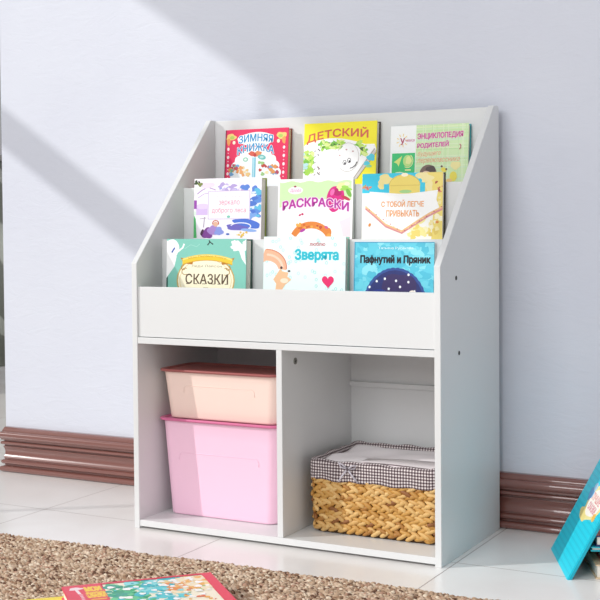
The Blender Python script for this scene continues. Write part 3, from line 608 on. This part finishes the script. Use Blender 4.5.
def basket():
    x0, x1, yf, yb, h_ = 0.350, 0.606, 0.068, 0.275, 0.136
    cx_, cy_, hw, hd = (x0+x1)/2, (yf+yb)/2, (x1-x0)/2, (yb-yf)/2
    z0 = BT + 0.0006
    root = empty('woven_basket', 'rectangular braided straw basket with a brown gingham liner in the right cubby', 'basket', (cx_, cy_, z0))
    def ringp(z, off=0.0, n=7):
        f = 0.0 - 0.004*(1 - z/h_)
        return rring(0, 0, hw + f + off, hd + f + off, .016 + off, n)
    straw = ['#D2A562', '#C7964C', '#DDB676', '#B9863E', '#A97433', '#D6AC69', '#8A5628']
    bm = NB()
    loft(bm, [[(x, y, z) for x, y in ringp(z, -.0055)] for z in (0.0, .05, .1, h_-.012)], mi=7)
    # perimeter lookup
    def at_(s, z):
        P = ringp(z, -.0045); L = []; t = 0
        for i in range(len(P)):
            a_, b_ = Vector(P[i]), Vector(P[(i+1) % len(P)]); L.append((t, a_, b_)); t += (b_-a_).length
        s %= t
        for (t0, a_, b_) in reversed(L):
            if s >= t0 and (b_-a_).length > 1e-7:
                d_ = (b_-a_).normalized(); p = a_ + d_*(s-t0); return Vector((p.x, p.y, z)), Vector((d_.x, d_.y, 0)), Vector((d_.y, -d_.x, 0)), t
        return None
    per = at_(0, .05)[3]; NR = 7; rowh = 0.102 / NR; NP = 50; pitch = per / NP
    rr = random.Random(11)
    for r_ in range(NR):
        for k in range(NP):
            for side_ in (0, 1):
                s = (k + .5*side_ + .37*r_ + rr.uniform(-.1, .1)) * pitch; z = 0.005 + rowh*(r_ + (.27 if side_ else .75))
                p, tg, nm, _ = at_(s, z)
                ang = R((24 if side_ else -24) + rr.uniform(-9, 9))
                ax = tg*math.cos(ang) + Vector((0, 0, 1))*math.sin(ang); up = -tg*math.sin(ang) + Vector((0, 0, 1))*math.cos(ang)
                La, Lb, Lc = pitch*.86*rr.uniform(.85, 1.15), rowh*.33*rr.uniform(.9, 1.15), .0042*rr.uniform(.85, 1.15)
                mi = rr.choices(range(7), [6, 6, 4, 4, 2, 5, 1])[0]
                rings = []
                for i in range(1, 6):
                    u = -1 + 2*i/6.0; rad = math.sqrt(max(0, 1-u*u)) ** .8; c0 = p + ax*(u*La) + nm*(.0022*(1 + u*.9) + .0008)
                    rings.append([bm.verts.new(c0 + up*(Lb*rad*math.cos(R(60*j))) + nm*(Lc*rad*math.sin(R(60*j)))) for j in range(6)])
                e0 = bm.verts.new(p - ax*La + nm*.0005); e1 = bm.verts.new(p + ax*La + nm*.005)
                for a_, b_ in zip(rings, rings[1:]):
                    for j in range(6): f = bm.faces.new((a_[j], a_[(j+1) % 6], b_[(j+1) % 6], b_[j])); f.material_index = mi; f.smooth = True
                for j in range(6):
                    f = bm.faces.new((e0, rings[0][(j+1) % 6], rings[0][j])); f.material_index = mi; f.smooth = True
                    f = bm.faces.new((e1, rings[-1][j], rings[-1][(j+1) % 6])); f.material_index = mi; f.smooth = True
    obj('woven_body', bm, [mat(c, 0.55) for c in straw] + [mat('#5B3D22', 0.8)], root)
    # liner: outer band folded over the rim, dropping inside
    bm = NB(); uvl = bm.loops.layers.uv.new('UVMap')
    prof_ = [(.0022, .099), (.0030, .104), (.0026, .118), (.0028, .130), (.0010, .1355), (-.003, .1365), (-.007, .134), (-.0085, .120), (-.009, .095)]
    V = []; n_ = None
    for j, (o_, z) in enumerate(prof_):
        P = rring(0, 0, hw + o_, hd + o_, .016 + max(o_, -.01), 7); ring_ = []; t = 0
        Q = []
        for i in range(len(P)):     # subdivide for gentle ripples
            a_, b_ = Vector(P[i]), Vector(P[(i+1) % len(P)]); kk = max(1, int((b_-a_).length/.006))
            if (b_-a_).length < 1e-7: kk = 1
            for q in range(kk): Q.append(a_ + (b_-a_)*q/kk)
        n_ = n_ or len(Q)
        V.append([(q, z) for q in Q])
    m_ = min(len(v) for v in V); base = [v if len(v) == m_ else [v[int(i*len(v)/m_)] for i in range(m_)] for v in V]
    BV = []; SL = []; t = 0
    for i in range(m_):
        SL.append(t); t += (base[0][(i+1) % m_][0] - base[0][i][0]).length
    VV = 0; vl = []
    for j, rg in enumerate(base):
        if j: VV += math.hypot(prof_[j][0]-prof_[j-1][0], prof_[j][1]-prof_[j-1][1])
        vl.append(VV); row_ = []
        for i, (q, z) in enumerate(rg):
            dz = (.0012*math.sin(SL[i]*110) + .0008*math.sin(SL[i]*57)) if j in (0, 1, 4, 5) else 0
            dn = .0006*math.sin(SL[i]*140 + j) if j < 4 else 0
            dd = q.normalized()*dn
            row_.append(bm.verts.new((q.x + dd.x, q.y + dd.y, z + dz)))
        BV.append(row_)
    for j in range(len(BV)-1):
        for i in range(m_):
            f = bm.faces.new((BV[j][i], BV[j][(i+1) % m_], BV[j+1][(i+1) % m_], BV[j+1][i])); f.smooth = True
            s1 = SL[i+1] if i+1 < m_ else t
            for lp, uvv in zip(f.loops, ((SL[i], vl[j]), (s1, vl[j]), (s1, vl[j+1]), (SL[i], vl[j+1]))): lp[uvl].uv = uvv
    G = gingham()
    ln = obj('gingham_liner', bm, G, root); ln['label'] = 'brown and white gingham cloth liner'
    # bow of two crossed ties on the front band
    bx, bz, by = -hw + .083, .124, -hd - .0045
    bm = NB()
    for (dx, dz, wv) in ((-.016, .010, 1), (.016, .008, 1)):
        tube(bm, [(bx, by-.001, bz), (bx+dx*.6, by-.005, bz+dz*.9), (bx+dx*1.05, by-.003, bz+dz*1.1), (bx+dx*.9, by-.001, bz+dz*.3), (bx, by-.001, bz)], .0017, 6)
    tube(bm, [(bx, by-.002, bz), (bx-.010, by-.004, bz-.012), (bx-.018, by-.003, bz-.024)], .0019, 6, flat=.5)
    tube(bm, [(bx, by-.002, bz), (bx+.010, by-.004, bz-.011), (bx+.021, by-.003, bz-.023)], .0019, 6, flat=.5)
    bw_ = obj('tie_bow', bm, mat('#B9B3BC', 0.8), root); bw_['label'] = 'small grey-white tie bow'
    bm = NB(); bmesh.ops.create_uvsphere(bm, u_segments=10, v_segments=6, radius=.003); obj('bow_knot', bm, mat('#55484E', 0.8), bw_, (bx, by-.002, bz))
    # inner cloth ties on the left rim
    # folded cloth inside
    bm = NB(); nx, ny = 28, 24; grid = []
    ax_, ay_ = hw - .0105, hd - .0105
    for j in range(ny+1):
        rw = []
        for i in range(nx+1):
            u = -1 + 2*i/nx; v = -1 + 2*j/ny
            z = .1295 + .005*(1-abs(u)**4)*(1-abs(v)**4) + .0016*math.sin(u*3 + v*5) + .0012*math.sin((u-v)*6)
            rw.append((ax_*u, ay_*v, z))
        grid.append(rw)
    Vt = [[bm.verts.new(p) for p in rw] for rw in grid]; Vb = [[bm.verts.new((p[0], p[1], .06)) for p in rw] for rw in grid]
    for j in range(ny):
        for i in range(nx):
            bm.faces.new((Vt[j][i], Vt[j][i+1], Vt[j+1][i+1], Vt[j+1][i])).smooth = True; bm.faces.new((Vb[j][i], Vb[j+1][i], Vb[j+1][i+1], Vb[j][i+1]))
    for i in range(nx): bm.faces.new((Vb[0][i], Vb[0][i+1], Vt[0][i+1], Vt[0][i])); bm.faces.new((Vb[ny][i+1], Vb[ny][i], Vt[ny][i], Vt[ny][i+1]))
    for j in range(ny): bm.faces.new((Vb[j+1][0], Vb[j][0], Vt[j][0], Vt[j+1][0])); bm.faces.new((Vb[j][nx], Vb[j+1][nx], Vt[j+1][nx], Vt[j][nx]))
    cl_ = empty('folded_cloth', 'pale pinkish-white folded cloth lying inside the gingham-lined basket', 'cloth', (cx_, cy_, z0))
    obj('cloth_stack', bm, mat('#FFF8FA', 0.9), cl_)
    bm = NB(); N = 24
    for k in range(1):
        top = []
        for i in range(N+1):
            u = i/N; x = -.03 + u*(ax_+.03-.004); y = -.055 + .03*u
            top.append((x, y, .1362 + .0012*math.sin(u*4)))
        a_ = [bm.verts.new(p) for p in top]; b_ = [bm.verts.new((p[0], -ay_+.004, p[2]-.001)) for p in top]; c_ = [bm.verts.new((p[0], p[1], p[2]-.003)) for p in top]
        for i in range(N): bm.faces.new((a_[i], b_[i], b_[i+1], a_[i+1])).smooth = True; bm.faces.new((a_[i], a_[i+1], c_[i+1], c_[i]))
    obj('fold', bm, mat('#FFF6F8', 0.9), cl_)
basket()

# ------------------------------------------------------------------ rug with looped pile
def rug():
    x0, x1, y0_, y1_ = -0.75, 0.95, -0.90, -0.172
    root = empty('area_rug', 'brown and beige mottled loop-pile rug lying on the tiles along the bottom edge', 'rug', (0, 0, 0), (0, 0, R(1.3)))
    bm = NB(); box(bm, x0, x1, y0_, y1_, 0.0002, 0.004); obj('backing', bm, mat('#8D7862', 0.95), root)
    cols = ['#BFA58C', '#B0957C', '#D0BAA2', '#98785F', '#E0CFB9', '#674938', '#C7AE98', '#B08B76']
    rr = random.Random(5); verts = []; faces = []; mi = []
    dx, dy = 0.0044, 0.0030
    j = 0; y = y1_
    while y > y0_ + 0.003:
        i = 0; x = x0 + 0.004 + (dx/2 if j % 2 else 0)
        band = math.sin(j*0.33)
        while x < x1:
            # stay inside what could be seen; skip far lower right corner
            px = x + rr.uniform(-.0014, .0014); py = y + rr.uniform(-.001, .001) + 0.0015*math.sin(x*40)*(1 if j < 2 else 0)
            L_ = rr.uniform(.0028, .0062); Wd = rr.uniform(.0011, .0020); hz = rr.uniform(.0045, .0105) + .0014*band + .0012*math.sin(x*23 + y*31)
            ang = rr.uniform(-.4, .4); ca, sa = math.cos(ang), math.sin(ang)
            b0 = len(verts)
            for (u, v, z) in ((-1, -1, .003), (1, -1, .003), (1, 1, .003), (-1, 1, .003), (-.62, -.75, hz*.86), (.62, -.75, hz*.86), (.62, .75, hz*.86), (-.62, .75, hz*.86), (0, 0, hz)):
                xx, yy = u*L_, v*Wd; verts.append((px + xx*ca - yy*sa, py + xx*sa + yy*ca, z))
            fs = ((0,1,5,4), (1,2,6,5), (2,3,7,6), (3,0,4,7), (4,5,8), (5,6,8), (6,7,8), (7,4,8))
            n1 = .5 + .5*math.sin(x*17 + 3*math.sin(y*29)) * math.sin(y*41 + 2*math.sin(x*11))
            wts = [5, 4 + 4*n1, 6 - 3*n1, 2 + 4*n1, 5 - 3*n1, 1.4 + 3*n1, 4, 2]
            m_ = rr.choices(range(8), wts)[0]
            for f in fs: faces.append(tuple(b0 + q for q in f)); mi.append(m_)
            x += dx; i += 1
        y -= dy; j += 1
    me = bpy.data.meshes.new('pile'); me.from_pydata(verts, [], faces)
    for c in cols: me.materials.append(mat(c, 0.95))
    me.polygons.foreach_set('material_index', mi); me.polygons.foreach_set('use_smooth', [True]*len(mi)); me.update()
    o = bpy.data.objects.new('pile', me); C.objects.link(o); o.parent = root; o['kind'] = 'stuff'
rug()

# ------------------------------------------------------------------ books on the rug
def floor_book_art():
    A = Art(100, 84); A.rect('#E4304F', 0, 0, 100, 84)
    A.rect('#F6EFD8', 26, 3, 93, 80)
    cols = ['#27B5C4', '#4FCBD3', '#1E9E77', '#3DBB82', '#F6F3E2', '#F2B24C', '#EFCB7E', '#FFFFFF', '#8BD3C6', '#F0A25A']
    A.blobs(['#3DBB82', '#1E9E77', '#27A08A', '#62CB8F'], 27, 6, 50, 40, 60, 2, 5, seed=3); A.blobs(['#35BFCC', '#56D0DA', '#8FE0E4'], 44, 4, 76, 50, 60, 2, 5, seed=4)
    A.blobs(['#F2B764', '#F6D89A', '#F7EAC8', '#E9934E'], 66, 4, 92, 36, 50, 2, 5, seed=5); A.blobs(cols[:4] + ['#62CB8F'], 28, 5, 52, 60, 34, 1, 2.6, seed=6); A.blobs(['#FFFFFF', '#F6F3E2', '#35BFCC', '#8FE0E4'], 50, 5, 76, 60, 34, 1, 2.6, seed=16); A.blobs(['#F2B24C', '#FFFFFF', '#9CCB7C', '#E9703E'], 72, 5, 91, 60, 26, .8, 2.2, seed=26)
    A.blobs(['#FBFBF6', '#FFFFFF'], 30, 6, 90, 60, 40, 1.2, 3, seed=9)
    A.rect('#E4304F', 93, 0, 100, 84); A.rect('#E4304F', 0, 0, 100, 3); A.rect('#E4304F', 0, 0, 25, 84)
    A.ell('#F4DDE0', 8, 8, 4.4, 3, wob=.12); A.stroke('#F4DDE0', [(8, 10), (9, 20)], 2)
    for i in range(5): A.ell('#F0C4CC', 9.5, 22+3*i, 1.2, 1)
    A.text('#F7CF2E', 'МОИ', 13.5, 6, 23.5, 16, off=.05); A.text('#F7CF2E', 'СКАЗКИ', 13, 18, 24.5, 30, off=.05)
    A.rect('#F0B92C', 14, 33, 24, 35)
    return A
def flat_book(x, y, z, ang, w_, d_, th, cover, spine, art, label, back=None, name='picture_book'):
    """lying face up: width along local x, height along local -y"""
    root = empty(name, label, 'book', (x, y, z), (0, 0, R(ang)))
    b_ = 0.0022; mats = [cover]
    bm = NB(); box(bm, 0, w_, -d_, 0, th-b_, th, bev=.0005)
    if art: art.build(bm, w_, d_, mats, lambda x_, y_, k: (x_, y_-d_, th + .00008 + .0000025*k))
    obj('front_cover', bm, [mat(c, 0.35) for c in mats], root)
    bm = NB(); box(bm, 0, w_, -d_, 0, 0, b_, bev=.0005); obj('back_cover', bm, mat(back or cover, 0.35), root)
    bm = NB(); box(bm, w_-b_, w_, -d_, 0, b_, th-b_); obj('spine', bm, mat(spine, 0.35), root)
    bm = NB(); box(bm, .003, w_-b_-.0002, -d_+.003, -.003, b_+.0002, th-b_-.0002); obj('page_block', bm, mat('#F3EEE2', 0.8), root)
    return root
flat_book(0.150, -0.515, 0.0104, 44, 0.22, 0.17, 0.008, '#F5DD2E', '#E8CC20', None, 'yellow book mostly hidden beneath the red book on the rug')
flat_book(0.206, -0.481, 0.0186, 46.5, 0.236, 0.20, 0.018, '#E4304F', '#E4304F', floor_book_art(), 'red-bordered picture book with a teal and green picture lying face up on the rug')

# ------------------------------------------------------------------ turquoise book leaning on a pile at the right edge
P0 = Vector((0.770, 0.206, 0.0)); P1 = Vector((0.850, 0.028, 0.0)); e = (P1-P0).normalized(); hh = Vector((-e.y, e.x, 0)); th_ = R(28)
upv = (hh*math.sin(th_) + Vector((0, 0, math.cos(th_)))).normalized(); nv = e.cross(upv)      # outward (towards the left/front)
if nv.x > 0: nv = -nv
w_ = (P1-P0).length; h_ = 0.26
def lean_book():
    A = Art(100, 137); A.rect('#12D2EA', 0, 0, 100, 137)
    for i in range(50): A.rect('#12C8E0' if i % 2 else '#1ED8EE', 0, i*2.8, 100, i*2.8+1.2)
    # swirled badge with lettering
    cx_, cy_ = 60, 72
    A.ell('#F2E7A0', cx_, cy_, 30, 17, rot=-.15, wob=.1); A.ell('#F6EFC6', cx_+10, cy_-14, 15, 9, wob=.15); A.ell('#F1E08E', cx_-18, cy_+14, 14, 7, wob=.12)
    A.ell('#FBF6EC', cx_, cy_, 23, 13, rot=-.1, wob=.05); A.ell('#5FA8DE', cx_-26, cy_-4, 8, 6, wob=.15); A.ell('#A8D4F0', cx_-22, cy_-12, 6, 4)
    A.text('#E58A8A', 'ЛУЧШИЕ', cx_-17, cy_-8, cx_+17, cy_-1, off=.03); A.text('#D96F86', 'СКАЗКИ', cx_-15, cy_+1, cx_+15, cy_+8, off=.03); A.ell('#F2C25A', cx_+20, cy_+9, 5, 4)
    root = empty('picture_book', 'turquoise hardback with a cream badge leaning against the book pile at the right edge', 'book')
    Mx = Matrix((e, -nv, upv)).transposed().to_4x4(); Mx.translation = P0 + Vector((0, 0, 0.0004))
    root.matrix_world = Mx
    mats = ['#12D2EA']; bd = .0028; T_ = .0075
    bm = NB(); box(bm, 0, w_, 0, bd, 0, h_, bev=.0006); A.build(bm, w_, h_, mats, lambda x, z, k: (x, -.00008 - .0000025*k, z)); obj('front_cover', bm, [mat(c, .35) for c in mats], root)
    bm = NB(); box(bm, 0, w_, T_-bd, T_, 0, h_, bev=.0006); obj('back_cover', bm, mat('#0EA9C0', .35), root)
    bm = NB(); box(bm, w_-bd, w_, bd, T_-bd, 0, h_); obj('spine', bm, mat('#0FB6CE', .35), root)
    bm = NB(); box(bm, .003, w_-bd-.0002, bd+.0002, T_-bd-.0002, .003, h_-.003); obj('page_block', bm, mat('#EDE9E0', .8), root)
lean_book()
# pile: corners run along e; left faces set back so that the leaning cover rests on the top edge
def pile_book(z, off, sh, w1, d1, th, cover, spine, label, art=None, pages='#EFE7D6'):
    o_ = P1 + hh*off + e*sh
    ang = math.degrees(math.atan2(hh.y, hh.x))
    r_ = flat_book(o_.x, o_.y, z, ang, d1, w1, th, cover, spine, art, label)
    return r_
zz = 0.0004
tn = math.tan(th_)
Tt = 0.0075 / math.cos(th_)
def pile_place():
    specs = [(0.024, '#DCC3A0', '#E8D2B4', 'tan book with worn cover, bottom of the pile at the right edge', 0.048),
             (0.0215, '#D8472F', '#F0C23A', 'red and yellow book in the middle of the pile at the right edge', 0.060),
             (0.008, '#19B3C4', '#19B3C4', 'thin turquoise-backed book near the top of the pile at the right edge', 0.040),
             (0.018, '#20306E', '#E2502C', 'dark blue book with orange and white corner, topmost of the pile at the right edge', 0.048)]
    z = 0.0004
    for i, (t_, c, s_, lb, off) in enumerate(specs):
        off = max(off, tn*(z+t_) + Tt + .0015) if i < 3 else tn*(z+t_) + Tt + .0006
        o_ = P1 + hh*off - e*0.180
        # local x along hh, local -y along e
        ang = math.degrees(math.atan2(hh.y, hh.x))
        A = None
        if i == 3:
            A = Art(100, 100); A.rect('#20306E', 0, 0, 100, 100); A.rect('#E2502C', 0, 78, 10, 100); A.rect('#F1ECF0', 10, 70, 26, 100); A.blobs(['#4C63B5', '#8EA2DA', '#18224F', '#C7D2EE'], 26, 5, 100, 95, 60, 2, 6, seed=4)
        rb = flat_book(o_.x, o_.y, z, ang, 0.19, 0.175, t_, c, s_, A, lb)
        z += t_ + 0.0003
pile_place()
